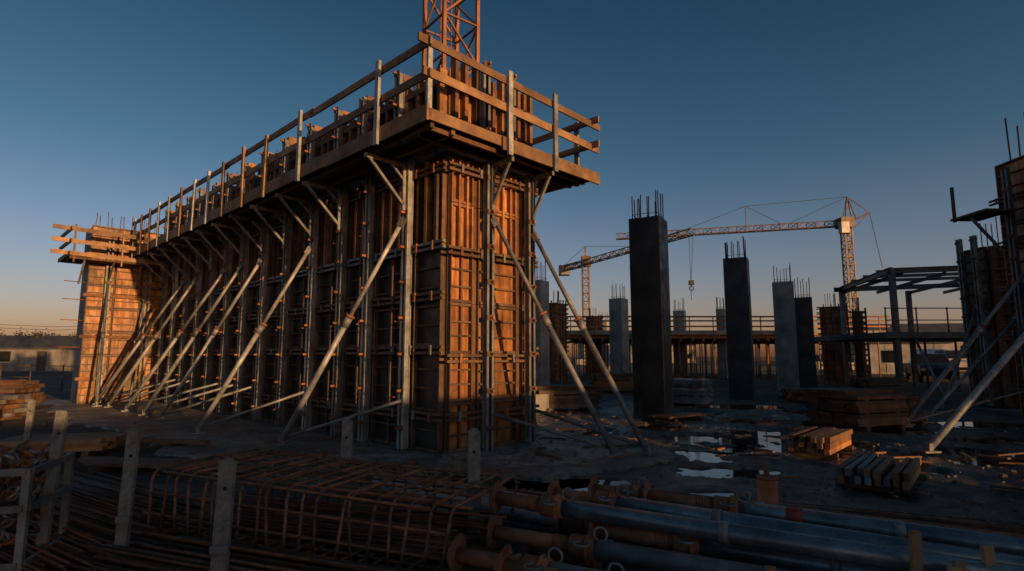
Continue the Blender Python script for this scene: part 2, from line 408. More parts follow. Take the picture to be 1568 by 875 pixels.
for (fx,fy),(tx,tz) in (((1.67,-2.14),(.78,3.95)),((2.18,-2.42),(1.83,3.85))):
    rprop(pr,(fx,fy,.1),(tx,-.36,tz),.05,m1=GALVD,m2=GALVD)
    pr.tube((fx,fy+.05,.16),(tx,-.36,.62),.03,GALVD,10)
pr.box(1.5,2.0,-2.3,-2.1,-.01,.06,WOOD)
pr.build('raking_props',parent=wall)
outl=[(-2.6,-.6),(-1.2,-1.0),(-.2,-2.2),(.8,-2.7),(2.4,-3.0),(3.4,-1.6),(3.0,.5),(2.8,8),(2.8,18),(-3.0,18.5),(-3.1,14),(-3.4,10),(-2.9,6),(-3.1,3)]
dense=[]
for i in range(len(outl)):
    p,q=outl[i],outl[(i+1)%len(outl)]; n=16
    for k in range(n):
        t=k/n; x=p[0]+(q[0]-p[0])*t; y=p[1]+(q[1]-p[1])*t
        w=noise.noise(Vector((x*1.5,y*1.5,1)))*.4+noise.noise(Vector((x*5,y*5,1)))*.18; dense.append((x+w,y+w*.8))
n=len(dense); mb=MB()
mb.add([(x,y,.035) for x,y in dense]+[(x*1.04,y*1.02,-.05) for x,y in dense],[tuple(range(n))]+[(i,(i+1)%n,n+(i+1)%n,n+i) for i in range(n)],SLAB)
mb.build('concrete_slab',C,RZ)

# ------------------------------------------------------------------ far return tower of formwork
tw=MB()
mp=lambda u,d,z:(-2.35+u,16.25-d,z)
tw.box(-2.33,.3,16.27,17.4,0,6.0,CONC)
for u0,u1 in ((0,.78),(.79,1.56),(1.57,2.32)):
    for z0,z1 in ((.03,.8),(.82,1.6),(1.62,2.4),(2.42,3.2),(3.22,4.0),(4.02,4.8),(4.82,6.05)):
        panel(tw,mp,u0,u1,z0,z1,PLY,FRAME,.30,.09,.03,jit=.02)
for u in (.55,1.75): soldier(tw,mp,u,.05,5.6,GALVD,.14)
for z in (.8,2.2,3.6,5.0): fbox(tw,mp,-.1,2.4,.122,.138,z,z+.1,WOOD)
for z in (4.75,): 
    tw.box(-3.0,-.2,15.35,16.0,z-.02,z+.04,WOODD); tw.box(-3.0,-2.42,15.35,17.2,z+.045,z+.09,WOODD)
for z in (4.85,5.25,5.65): 
    tw.beam((-3.5,15.3,z+.05),(-.1,15.3,z-.02),.035,.13,BOARD); tw.beam((-3.05,14.9,z),(-3.05,17.2,z),.035,.13,BOARD)
for x in (-2.9,-1.6,-.4): tw.beam((x,15.34,4.6),(x,15.34,5.85),.045,.1,BOARD,(0,1,0))
for x in (-2.6,-1.8,-1.0): 
    tw.beam((x,15.4,4.7),(x,16.1,4.0),.05,.05,GALVD)
for i in range(14): tw.tube((-2.2+i*.18,16.6+.3*(i%2),6),(-2.2+i*.18+R.uniform(-.03,.03),16.6+.3*(i%2),6.55+R.uniform(0,.15)),.013,REBAR,5)
for z in (1.9,2.8,3.5,4.1): tw.tube((-2.3,16.5,z),(-2.95,16.4,z),.015,RUST,6)
rprop(tw,(-2.1,14.5,.1),(-1.8,16.0,4.1),.045,m1=GALVD,m2=GALVD); rprop(tw,(-1.2,14.6,.1),(-.7,16.0,3.6),.045,m1=GALVD,m2=GALVD)
tw.build('wall_end_formwork',C,RZ)

# ------------------------------------------------------------------ columns
def column(name,X,Y,H,w,mat,rz,bars=10,bh=.75,form=False):
    mb=MB(); h=w/2; ch=.02
    prof=[(-h+ch,-h),(h-ch,-h),(h,-h+ch),(h,h-ch),(h-ch,h),(-h+ch,h),(-h,h-ch),(-h,-h+ch)]
    mb.add([(x,y,-.05) for x,y in prof]+[(x,y,H) for x,y in prof],[(i,(i+1)%8,8+(i+1)%8,8+i) for i in range(8)]+[tuple(range(8,16))],mat)
    if form:
        for z in (1.3,2.65,4.0):
            for sx,sy,ex,ey in ((-h,-h,h,-h),(h,-h,h,h),(h,h,-h,h),(-h,h,-h,-h)):
                mb.beam((sx*1.005,sy*1.005,z),(ex*1.005,ey*1.005,z),.012,.012,mat)
    for i in range(bars):
        t=i/bars*4; k=int(t); q=(t-k)*2-1; e=h*.78
        x,y=[(q*e,-e),(e,q*e),(-q*e,e),(-e,-q*e)][k]
        mb.tube((x,y,H-.1),(x+R.uniform(-.02,.02),y+R.uniform(-.02,.02),H+bh*R.uniform(.8,1.15)),.016,REBAR,6)
    e=h*.8
    for z in (H+.12,): mb.path([(-e,-e,z),(e,-e,z),(e,e,z),(-e,e,z),(-e,-e,z)],.008,REBAR,5)
    return mb.build(name,(X,Y,0),rz)
r60=math.radians(62)
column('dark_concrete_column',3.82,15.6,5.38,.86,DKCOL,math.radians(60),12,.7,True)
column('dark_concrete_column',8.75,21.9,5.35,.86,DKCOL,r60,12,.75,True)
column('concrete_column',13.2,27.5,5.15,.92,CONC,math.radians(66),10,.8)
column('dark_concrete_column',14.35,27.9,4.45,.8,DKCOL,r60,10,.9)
column('concrete_column',6.85,36.4,5.25,.9,CONC,math.radians(50),10,.9)
column('concrete_column',1.3,27.3,5.2,.72,CONC,math.radians(50),10,.9)
column('concrete_column',13.4,45.4,5.2,.85,CONC,r60,8,.9)
column('concrete_column',15.6,42.4,5.1,.6,CONC,r60,8,.9)
column('concrete_column',9.4,58,5.1,.8,CONC,r60,8,.9)

def form_box(X,Y,w,H,rz):
    mb=MB(); h=w/2
    mb.box(-h,h,-h,h,0,H,PLY)
    n=int(H/.3)
    for i in range(n+1):
        z=.1+i*(H-.2)/n; t=.055
        mb.box(-h-.15,h+.15,-h-.11,-h-.01,z,z+t,WOOD); mb.box(-h-.11,-h-.01,-h-.15,h+.15,z+.06,z+.06+t,WOOD)
        mb.box(h+.01,h+.11,-h-.15,h+.15,z+.06,z+.06+t,WOOD)
    for x in (-h*.6,0,h*.6): mb.box(x,x+.06,-h-.18,-h-.12,.05,H+.2,WOODD); mb.box(-h-.18,-h-.12,x,x+.06,.05,H+.15,WOODD)
    for i in range(8): 
        x=R.uniform(-h,h)*.8;y=R.uniform(-h,h)*.8
        mb.tube((x,y,H),(x+R.uniform(-.05,.05),y,H+.8),.016,REBAR,5)
    mb.build('column_formwork',(X,Y,0),rz)
form_box(2.6,35,1.0,4.8,math.radians(50)); form_box(18.6,33,1.25,4.4,math.radians(62)); form_box(6.6,46,.9,4.7,.9)
form_box(19.6,32.2,.5,4.1,.9)

mb=MB()
X0,X1,Y0,Y1,ZS=2.5,27,41,52,3.15
mb.box(X0,X1,Y0,Y1,ZS,ZS+.28,CONC)
mb.box(X0-.3,X1+.2,Y0-.25,Y1,ZS-.05,ZS-.004,PLY)
for y in (Y0+.1,Y0+2.2,Y0+4.5): mb.box(X0-.3,X1+.3,y,y+.14,ZS-.28,ZS-.055,WOOD)
x=X0-.1
while x<X1:
    mb.box(x,x+.1,Y0-.5,Y1,ZS-.5,ZS-.285,WOOD)
    for y in (Y0,Y0+1.4,Y0+2.8,Y0+4.2): 
        mb.tube((x+.05,y+R.uniform(-.1,.1),0),(x+.05,y,ZS-.5),.045,R.choice([RUST,GALVD,RUST]),6)
    x+=R.uniform(.65,.95)
x=X0
while x<X1:
    mb.beam((x,Y0-.3,ZS-.1),(x,Y0-.3,ZS+1.3),.06,.06,WOOD,(0,1,0)); x+=1.7
for z in (.55,.95,1.25): mb.beam((X0,Y0-.34,ZS+z),(X1,Y0-.34,ZS+z),.03,.11,WOOD)
mb.build('suspended_slab_on_shoring')

# ------------------------------------------------------------------ steel frame on the right
sf=MB()
SX0,SX1,SY0,SY1=15.8,22.4,24.0,30.5
def Ib(p,q,w=.16,h=.22,m=STEELF):
    p,q,d,sd,u=sf.frame(p,q)
    sf.beam(p+u*h/2,q+u*h/2,w,.02,m); sf.beam(p-u*h/2,q-u*h/2,w,.02,m); sf.beam(p,q,.02,h-.02,m)
for x in (SX0+.4,SX1-3.0,SX1-.8):
    sf.box(x-.1,x+.1,SY0-.1,SY0+.1,0,5.3,STEELF)
for x in (SX0+2,SX1-1,SX1+2): sf.box(x-.1,x+.1,SY1-.1,SY1+.1,0,5.1,STEELF)
Ib((SX0+.2,SY0,5.2),(SX1+1.5,SY0,5.5)); Ib((SX0+1.6,SY1,5.15),(SX1+4,SY1,5.5)); Ib((SX0+.4,SY0,5.25),(SX0+2,SY1,5.2))
Ib((SX1-.8,SY0,5.4),(SX1+2,SY1,5.4))
for t in (.25,.5,.75):
    Ib((SX0+.4+t*1.6,SY0+t*6.5,5.40),(SX1+1.5+t*2,SY0+t*6.5,5.66),.1,.14)
for k in range(4):
    x=SX0+.9+k*1.8; Ib((x,SY0,5.1),(x+1.2,SY1,5.0),.1,.12)
sf.box(SX0-.2,SX1+4,SY0-.2,SY1,2.35,2.6,STEELF)
for k in range(8):
    x=SX0-.1+k*1.3; sf.tube((x,SY0-.15,2.6),(x,SY0-.15,3.65),.03,GALVD,6)
for z in (3.1,3.6): sf.tube((SX0-.1,SY0-.15,z),(SX1+3.5,SY0-.15,z),.025,GALVD,6)
for k in range(4):
    x=SX0+.8+k*2; sf.tube((x,SY0-1.8,.05),(x+.3,SY0,2.5),.05,GALVD,8)
for k in range(7):
    x=SX0+.2+k*1.4; sf.tube((x,SY0+2,0),(x,SY0+2,2.4),.05,RUST,6)
sf.build('steel_frame_building')

# ------------------------------------------------------------------ right hand formwork wall
rw=MB()
WX=13.45
mpL=lambda u,d,z:(WX-d,11.0+u,z)
mpF=lambda u,d,z:(WX+u,11.0-d,z)
rw.box(WX+.03,16.5,11.03,15.15,0,6.6,CONC)
for u0,u1 in ((0,1.0),(1.02,2.05),(2.07,3.1),(3.12,4.18)):
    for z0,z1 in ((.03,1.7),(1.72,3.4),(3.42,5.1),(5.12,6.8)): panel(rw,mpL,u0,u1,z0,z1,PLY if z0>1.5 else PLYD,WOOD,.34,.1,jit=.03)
for u0,u1 in ((0,1.2),(1.22,2.4),(2.42,3.0)):
    for z0,z1 in ((.03,3.4),(3.42,6.8)): panel(rw,mpF,u0,u1,z0,z1,PLY,WOOD,.34,.1)
for u in (.5,1.6,2.6,3.7): soldier(rw,mpL,u,.05,6.6,GALVD)
for z in (.8,2.2,3.4,4.6,5.8): waler(rw,mpL,-.1,4.4,z,WOODD)
for i in range(9): 
    yy=15.0-.28*i; rw.tube((WX+.2,yy,6.5),(WX+.2+R.uniform(-.05,.05),yy,7.7+R.uniform(-.2,.5)),.02,REBAR,6)
rprop(rw,(8.85,13.1,.08),(WX-.2,14.2,4.0),.055,m1=GALVD,m2=GALVD); rprop(rw,(6.9,9.66,.08),(WX-.2,12.3,4.3),.06,m1=GALV,m2=GALVD)
rprop(rw,(9.9,13.9,.08),(WX-.2,14.9,2.6),.04,m1=GALVD,m2=GALVD); rprop(rw,(8.9,13.1,.12),(WX-.2,14.2,.9),.03,m1=GALVD,m2=GALVD)
rw.box(12.3,WX-.35,14.4,15.6,5.35,5.41,WOODD); rw.beam((12.4,15,5.3),(WX-.3,15,4.4),.06,.06,GALVD)
rw.beam((12.35,15.5,5.3),(12.35,15.5,6.3),.05,.08,WOODD,(0,1,0))
rw.build('wall_formwork')
rw=MB()
mpL2=lambda u,d,z:(15.3-d,18.0+u,z); mpF2=lambda u,d,z:(15.3+u,18.0-d,z)
rw.box(15.32,16.7,18.02,19.0,0,5.0,PLYD)
for z0,z1 in ((.03,2.5),(2.52,5.1)): panel(rw,mpL2,0,1.0,z0,z1,PLYD,WOODD,.36,.1); panel(rw,mpF2,0,1.4,z0,z1,PLYD,WOOD,.36,.1)
for u in (.2,.8): soldier(rw,mpL2,u,.05,5.5,GALVD)
soldier(rw,mpF2,.5,.05,5.4,GALVD)
for i in range(7): rw.tube((15.4+.18*i,18.3,5.0),(15.4+.18*i,18.3,5.9+R.uniform(0,.3)),.016,REBAR,5)
rprop(rw,(12.9,17.3,.08),(15.1,18.4,3.2),.045,m1=GALVD,m2=GALVD)
rw.build('wall_formwork')

# ------------------------------------------------------------------ cranes
mb=MB(); lattice(mb,(0,0,0),(0,0,34),1.25,1.35,ORANGE,.11,.055)
for z in (8,20): mb.box(-.9,.9,-.9,.9,z,z+.12,ORANGE)
for i in range(60): mb.beam((-.2,.3,i*.55),(.2,.3,i*.55),.02,.02,ORANGE)
for x in (-.2,.2): mb.beam((x,.3,0),(x,.3,34),.03,.03,ORANGE)
lattice(mb,(0,1,32.5),(0,24,32.5),1.2,1.4,ORANGE,.1,.06)
mb.box(-2.3,2.3,-2.3,2.3,-.1,.5,CONC)
mb.build('tower_crane',(-2.0,17.4,0),math.radians(38))

cr=MB()
lattice(cr,(60,100,0),(60,100,25),1.3,1.5,CRANE,.20,.12)
lattice(cr,(59.5,100,25.3),(20.5,110,25.0),1.1,1.5,CRANE,.16,.10,tri=True)
cr.box(58.6,60.9,98.8,101,24.4,26.2,CRANE); cr.box(58.2,59.6,98.2,99.3,23.2,25.2,WHITE)
ap=Vector((60.6,100,30.2))
for q in ((59.7,99.5,26),(59.7,100.5,26),(61.6,99.5,26),(61.6,100.5,26)): cr.beam(q,ap,.17,.17,CRANE)
cj=Vector((63.8,99,27.0)); cr.beam((60.5,99.8,25.4),cj,.25,.3,CRANE); cr.beam(ap,cj,.14,.14,CRANE)
cr.beam(cj,(65.2,98.8,17),.09,.09,CABLE); cr.beam(cj,(60.8,99.5,24),.12,.12,CRANE)
pk=Vector((43.8,104,29.5)); cr.beam((43.8,104,25.5),pk,.14,.14,CRANE)
for a1,b1 in ((ap,pk),(pk,(33,106.8,25.6)),(pk,(50,102.5,25.6)),(ap,(51,102.2,25.8))): cr.beam(a1,b1,.07,.07,CABLE)
cr.tube((33.8,106.5,25),(33.8,106.5,12),.05,CABLE,5); cr.tube((34.6,106.4,25),(33.9,106.5,16),.05,CABLE,5)
cr.box(33.5,34.3,106.1,106.9,14.9,15.8,CABLE); cr.torus((33.9,106.5,14.3),(0,1,0),.4,.1,CABLE)
cr.box(57.5,62.5,97.5,102.5,-.1,1,CONC)
cr.build('tower_crane')
cr=MB()
lattice(cr,(14.4,110,0),(14.4,110,19.8),1.2,1.5,CRANE,.20,.12)
lattice(cr,(14.4,110,19.9),(27,84,20.2),1.0,1.4,CRANE,.15,.09,tri=True)
lattice(cr,(14.4,110,19.7),(10.6,117.5,19.7),1.0,1.4,CRANE,.18,.11)
cr.box(9.8,12,116,118.2,18.3,20.3,CONC); cr.box(13.6,15.4,109.2,110.8,19,21,CRANE)
cr.beam((14.4,110,21),(14.4,110,23),.3,.3,CRANE); cr.beam((14.4,110,23),(20,98.5,20.8),.06,.06,CABLE); cr.beam((14.4,110,23),(11,117,20.5),.06,.06,CABLE)
cr.box(12,17,107.5,112.5,-.1,1,CONC)
cr.build('tower_crane')

# ------------------------------------------------------------------ stacks of material
def stack(name,X,Y,rz,L,nw,nh,w,h,mat,base=0,messy=.04,gap=.01,bear=True):
    mb=MB()
    if bear:
        for t in (-.35,.35): mb.box(L*t-.05,L*t+.05,-nw*(w+gap)/2-.05,nw*(w+gap)/2+.05,base-.04,base+.08,WOODD)
    z=base+.082
    for j in range(nh):
        for i in range(nw):
            if j==nh-1 and R.random()<.25: continue
            o=R.uniform(-messy,messy)*L; y=(i-(nw-1)/2)*(w+gap); k=R.uniform(-.02,.02)*L*(messy>.03)*.3
            mb.beam((-L/2+o,y-k,z+h/2),(L/2+o,y+k,z+h/2),w,h*.97,mat if not isinstance(mat,list) else R.choice(mat))
        z+=h
        if j%3==2 and nh>4:
            for t in (-.3,.3): mb.box(L*t-.04,L*t+.04,-nw*(w+gap)/2,nw*(w+gap)/2,z+.001,z+.028,WOOD)
            z+=.03
    mb.build(name,(X,Y,gh(X,Y) if base==0 else 0),rz)
stack('timber_beam_stack',5.25,9.9,math.radians(48),1.5,7,3,.075,.085,[WOOD,WOODD,BOARD],0,.06,.015)
stack('timber_beam_stack',4.75,7.55,math.radians(50),1.35,8,2,.065,.09,[WOOD,BOARD,GALVD],0,.06,.03)
stack('formwork_panel_stack',7.9,13.3,math.radians(20),1.5,4,8,.32,.085,[WOODD,FRAME,BLACK],0,.04)
stack('formwork_panel_stack',9.0,14.0,math.radians(30),1.2,4,6,.28,.085,[WOODD,FRAME],0,.05)
stack('timber_beam_stack',1.6,17.5,math.radians(10),1.9,8,5,.12,.12,[WOODD,FRAME],0,.05)
stack('timber_beam_stack',4.6,26,math.radians(5),2.0,8,5,.14,.14,[WOODD,WOOD],0,.05)
stack('steel_panel_stack',5.9,19.3,math.radians(-35),1.3,3,9,.4,.08,[BLUE,GALVD,BLUE],0,.03)
stack('timber_beam_stack',10.8,20.5,math.radians(15),2.2,7,3,.13,.12,[WOODD,WOOD],0,.08)
stack('timber_beam_stack',14.0,22,math.radians(25),2.2,6,5,.14,.13,[WOODD],0,.05)
stack('timber_beam_stack',4.2,14.7,math.radians(35),1.4,3,1,.2,.05,[WOOD],0,.08)
stack('timber_beam_stack',9.8,16.8,math.radians(-10),1.6,5,3,.12,.1,[FRAME,WOODD],0,.08)
stack('timber_beam_stack',-7.6,9.8,math.radians(15),1.7,5,3,.2,.06,[WOOD,BOARD],0,.05)
stack('timber_beam_stack',-13.6,14.5,math.radians(-10),2.4,7,5,.15,.1,[WOODD,GALVD],0,.05)
stack('timber_beam_stack',-16.5,18,math.radians(10),2.6,7,6,.15,.12,[WOODD,FRAME],0,.05)
stack('timber_beam_stack',-4.9,8.2,math.radians(-8),2.4,2,1,.22,.05,[WOODD],0,.1)
stack('timber_beam_stack',-7,10.7,math.radians(-12),3,3,1,.15,.06,[WOODD],0,.1)

mb=MB()
for i in range(2200):
    if R.random()<.6: x=R.uniform(-3,9); y=R.uniform(5.5,16)
    else: x=R.uniform(-12,14); y=R.uniform(5,24)
    s_=R.uniform(.006,.028)*(1 if R.random()<.93 else 2.0); z=gh(x,y)
    rel=Vector((x,y,0))-Vector(C); lx=rel.dot(b_); ly=rel.dot(a_)
    if -3<lx<2.8 and ly>-2: z=.035
    base=[(-1,-1,-.5),(1,-1,-.5),(1,1,-.5),(-1,1,-.5),(-.7,-.7,.6),(.7,-.7,.6),(.7,.7,.6),(-.7,.7,.6)]
    mb.hexa([(x+p[0]*s_*R.uniform(.6,1.2),y+p[1]*s_*R.uniform(.6,1.2),z+p[2]*s_*R.uniform(.6,1.1)+s_*.2) for p in base],STONE)
mb.build('scattered_stones')
mb=MB()
for i in range(120):
    x=R.uniform(-6,11); y=R.uniform(6.5,19); 
    rel=Vector((x,y,0))-Vector(C); lx=rel.dot(b_); ly=rel.dot(a_)
    if -.4<lx<2.3 and ly>-.4: continue
    if lx<-.3 and ly>0 and R.random()<.5: continue
    a=R.uniform(0,6.28); L=R.uniform(.12,.7); z=max(gh(x,y),-.0)+.03
    if -3<lx<2.8 and ly>-2: z=.05
    d=Vector((math.cos(a),math.sin(a),0))*L/2
    mb.beam(Vector((x,y,z))-d,Vector((x,y,z+R.uniform(0,.03)))+d,R.uniform(.03,.09),.025,R.choice([WOOD,WOODD,WOODD,RUST]))
mb.build('timber_offcuts')

# ------------------------------------------------------------------ foreground posts
def fpost(X,Y,H,lean=(0,0),rz=0,w=.085):
    mb=MB(); h=w/2
    t=Vector((lean[0],lean[1],H))
    mb.beam((0,0,0),t,w,.012,GALVP,(0,1,0))
    for sx in (-h+.006,h-.006): mb.beam((sx,.028,0),t+Vector((sx,.028,-.015)),.012,.05,GALVP,(0,1,0))
    mb.tube(t+Vector((0,.0,-.03)),t+Vector((0,.03,-.03)),h*.9,GALVP,14)
    mb.tube(t+Vector((0,-.012,-.18)),t+Vector((0,.0,-.18)),.014,RUBBER,10)
    mb.box(-.1,.1,-.08,.12,-.02,.012,GALVD)
    mb.beam(t*.38+Vector((-h*1.15,-.012,0)),t*.38+Vector((h*1.15,-.012,0)),.02,.05,GALVD)
    mb.build('guard_post',(X,Y,0),rz,.003)
fpost(-3.72,4.69,1.16,(.06,0),.3,.075); fpost(-2.92,4.43,1.03,(.03,0),.2,.08); fpost(-1.92,3.9,.91,(.02,0),.15,.10)
fpost(-1.70,5.98,.95,(0,0),0,.10); fpost(-.32,4.92,.98,(0,0),0,.10); fpost(-7.8,9.35,.90,(.02,0),.3); fpost(-9.6,10.4,.9,(.05,0),.3)

mb=MB()
L,W,H=2.9,1.25,.52
for i in range(12):
    for z in (0.02,H): 
        y=-W/2+W*i/11; mb.tube((-L/2+R.uniform(-.14,.14),y,z+R.uniform(-.02,.02)),(L/2+R.uniform(-.2,.2),y+R.uniform(-.04,.04),z-.06+R.uniform(-.03,.03)),.011,RUSTBAR,6)
for z in (.16,.34):
    for y in (-W/2,W/2): mb.tube((-L/2-.05,y,z),(L/2+.05,y,z-.03+R.uniform(-.02,.02)),.011,RUSTBAR,6)
n=20
for i in range(n):
    x=-L/2+L*i/(n-1)+R.uniform(-.035,.035); e=R.uniform(-.03,.07); h_=H-.06*i/(n-1)
    c=.07; pts=[(x,-W/2,0),(x+e,-W/2,h_-c),(x+e,-W/2+c*.3,h_-c*.3),(x+e,-W/2+c,h_+.015),(x+e*1.5,0,h_+.025),(x+e,W/2-c,h_+.015),(x+e,W/2-c*.3,h_-c*.3),(x+e,W/2,h_-c),(x,W/2,0),(x,-W/2,0)]
    mb.path(pts,.0125,RUSTBAR,6)
mb.build('rebar_cage',(-1.6,5.2,.08),math.radians(-22))
def bundle(name,p,q,n,rad,spread,mat=REBAR,zb=.03):
    mb=MB(); p=Vector(p);q=Vector(q);d=(q-p).normalized();sd=Vector((d.y,-d.x,0))
    for i in range(n):
        o=R.gauss(0,spread); z=zb+abs(R.gauss(0,.09))*(1-min(1,abs(o)/(spread*3)))+rad
        o2=o+R.gauss(0,spread*.2); s0=R.uniform(-.3,.3); 
        mid=(p+q)/2+sd*(o+R.gauss(0,.01))+Vector((0,0,z-.01)); 
        mb.path([p+d*s0+sd*o+Vector((0,0,z)),mid,q+d*s0+sd*o2+Vector((0,0,z))],rad,mat,6)
    return mb.build(name)
bundle('rebar_bundle',(-9.5,9.3,0),(-3.2,5.3,0),110,.010,.30)
bundle('rebar_bundle',(-8.0,7.7,0),(-3.0,4.6,0),110,.010,.28)
bundle('rebar_bundle',(-2.9,4.55,0),(.2,3.4,0),120,.011,.25,REBAR,.05)
bundle('rebar_bundle',(-2.8,5.6,0),(-.3,4.7,0),50,.010,.22,REBAR,.12)
bundle('rebar_bundle',(-1.1,6.9,0),(1.6,5.4,0),40,.009,.12)
bundle('rebar_bundle',(3.2,5.4,0),(5.6,4.2,0),30,.009,.2)

def yard_prop(mb,p,q,r,m1,m2,flange=True,band=None):
    p=Vector(p);q=Vector(q);d=(q-p).normalized();L=(q-p).length
    m_=p+d*R.uniform(.34,.7)
    mb.hollow(p,m_,r*.8,r*.62,m1,18); mb.tube(m_,q,r,m2,18)
    mb.tube(m_-d*.10,m_+d*.07,r*1.22,RUST,18)
    for k in range(5): mb.torus(m_-d*(.13+.022*k),d,r*.84,.006,RUST,16,6)
    mb.torus(m_+d*.02,d,r*1.34,.011,RUST,18,8)
    m3=m_+d*R.uniform(.7,1.3); mb.tube(m3,m3+d*.06,r*1.10,R.choice([RUST,GALVD,GALVD]),18)
    p_,q_,d_,sd,u=mb.frame(p,q)
    hc=m_+sd*r*1.5+u*.05; mb.torus(hc,u,.05,.009,GALVD,14,6)
    hc=m_-sd*r*.2+u*r*1.5+d*.1; mb.torus(hc,sd,.045,.008,GALVD,14,6)
    if band: mb.tube(q-d*(L*.72),q-d*(L*.69),r*1.02,band,18)
    if flange:
        n=24; pts=[];w=r*1.65
        def sq(rad,a):
            c,s_=math.cos(a),math.sin(a); k=(abs(c)**5+abs(s_)**5)**(-1/5); return rad*k
        rot=R.uniform(0,1.5)
        for off in (-.004,.012):
            for i in range(n):
                a=6.2832*i/n; rr=sq(w,a); a+=rot; pts.append(p+d*off+(sd*math.cos(a)+u*math.sin(a))*rr)
        for off in (-.004,.012):
            for i in range(n):
                a=6.2832*i/n+rot; pts.append(p+d*off+(sd*math.cos(a)+u*math.sin(a))*r*.55)
        fs=[]
        for i in range(n):
            j=(i+1)%n
            fs+=[(i,j,n+j,n+i),(2*n+i,2*n+j,j,i),(3*n+i,3*n+j,n+j,n+i),(2*n+i,2*n+j,3*n+j,3*n+i)]
        mb.add(pts,fs,m1)
G=[((-.36,3.92,.31),(2.9,2.35,.24),RUST,GALV,None),((-.13,4.32,.33),(2.9,2.85,.28),RUST,GALVD,None),((-.12,4.66,.49),(2.9,3.1,.42),RUST,BLUE,None),
   ((.33,4.70,.51),(3.3,3.15,.40),RUST,BLUE,None),((.72,5.25,.42),(3.9,3.75,.34),RUST,RUST,None),((1.05,4.60,.51),(4.2,3.1,.40),RUST,BLUE,RED),
   ((.02,4.05,.14),(3.2,2.5,.10),GALV,BLUE,None),((.60,4.35,.34),(3.5,2.95,.28),RUST,BLUE,None),((1.3,5.0,.34),(4.4,3.5,.28),GALV,BLUE,None),((.4,5.0,.20),(3.9,3.4,.15),RUST,GALVD,None),
   ((.15,4.45,.18),(3.2,2.85,.14),RUST,BLUE,None),((-.05,3.72,.30),(2.8,2.2,.26),RUST,GALVD,None),((.85,4.95,.26),(4.0,3.4,.2),RUST,BLUE,None)]
for i,(p,q,m1,m2,bd) in enumerate(G):
    mb=MB(); yard_prop(mb,p,q,.064,m1,m2,True,bd); mb.build('steel_prop')
mb=MB()
for i in range(12):
    o=i*.10; z=.10+.09*(i%2)
    mb.tube((-1.65+o*.5,6.55-o*.95+.5,z),(1.75+o*.5,4.95-o*.95,z),.044,R.choice([BLUE,BLUE,GALVD,GALV]),14)
mb.build('scaffold_tubes')
mb=MB()
for t in (.25,.75):
    a=Vector((-.2,3.75,0)).lerp(Vector((2.8,2.3,0)),t); b2=Vector((.9,5.4,0)).lerp(Vector((4.1,3.9,0)),t)
    mb.beam(a+Vector((0,0,.03)),b2+Vector((0,0,.03)),.1,.1,WOODD)
mb.build('timber_bearers')

mb=MB(); mb.tube((0,0,-.02),(0,0,.50),.085,ORP,18); mb.tube((0,0,.50),(0,0,.525),.09,RUST,18); mb.tube((0,0,.52),(-.005,0,.64),.024,RUST,10)
mb.box(-.12,.12,-.12,.12,-.02,.01,RUST)
mb.build('rusty_pipe_stub',(2.30,5.30,0))
mb=MB()
for i in range(18): mb.tube((-1.2,-.75+i*.09,.03+.008*(i%2)),(1.3,-.75+i*.09,.03),.006,REBAR,5)
for i in range(20): mb.tube((-1.2+i*.13,-.8,.042),(-1.2+i*.13,.85,.042),.006,REBAR,5)
mb.build('rebar_mesh',(3.6,5.1,.03),math.radians(-22))
mb=MB()
for x,y,h,l in ((2.22,3.30,.63,.03),(2.40,3.22,.50,.02),(2.60,3.22,.58,-.02),(2.30,3.12,.50,.02),(2.50,3.12,.46,.01)):
    mb.beam((x,y,0),(x+l,y+.02,h),.055,.03,BOARD,(0,1,0))
mb.beam((2.0,3.17,.30),(2.8,3.15,.28),.03,.07,WOOD)
mb.build('timber_stakes')

mb=MB()
for x in (-.35,.35):
    for y in (-.35,.35): mb.beam((x,y,0),(x,y,.78),.05,.05,GALVD,(0,1,0))
for z in (.1,.5,.76):
    for a,b2 in (((-.35,-.38),(.35,-.38)),((-.35,.38),(.35,.38))): mb.beam((a[0],a[1],z),(b2[0],b2[1],z),.02,.05,GALVD)
    for a,b2 in (((-.38,-.35),(-.38,.35)),((.38,-.35),(.38,.35))): mb.beam((a[0],a[1],z),(b2[0],b2[1],z),.02,.05,GALVD)
for i in range(300):
    c=(R.uniform(-.3,.3),R.uniform(-.3,.3),R.uniform(.25,.86)); ax=(R.uniform(-1,1),R.uniform(-1,1),R.uniform(-1,1))
    mb.torus(c,ax,.035,.012,R.choice([GALVD,RUST,GALVP]),10,6); 
    v=Vector(ax).normalized(); q=Vector(c); mb.beam(q+v.orthogonal().normalized()*.03,q+v.orthogonal().normalized()*.075,.03,.03,REBAR)
mb.build('coupler_crate',(-4.0,4.55,0),.3)

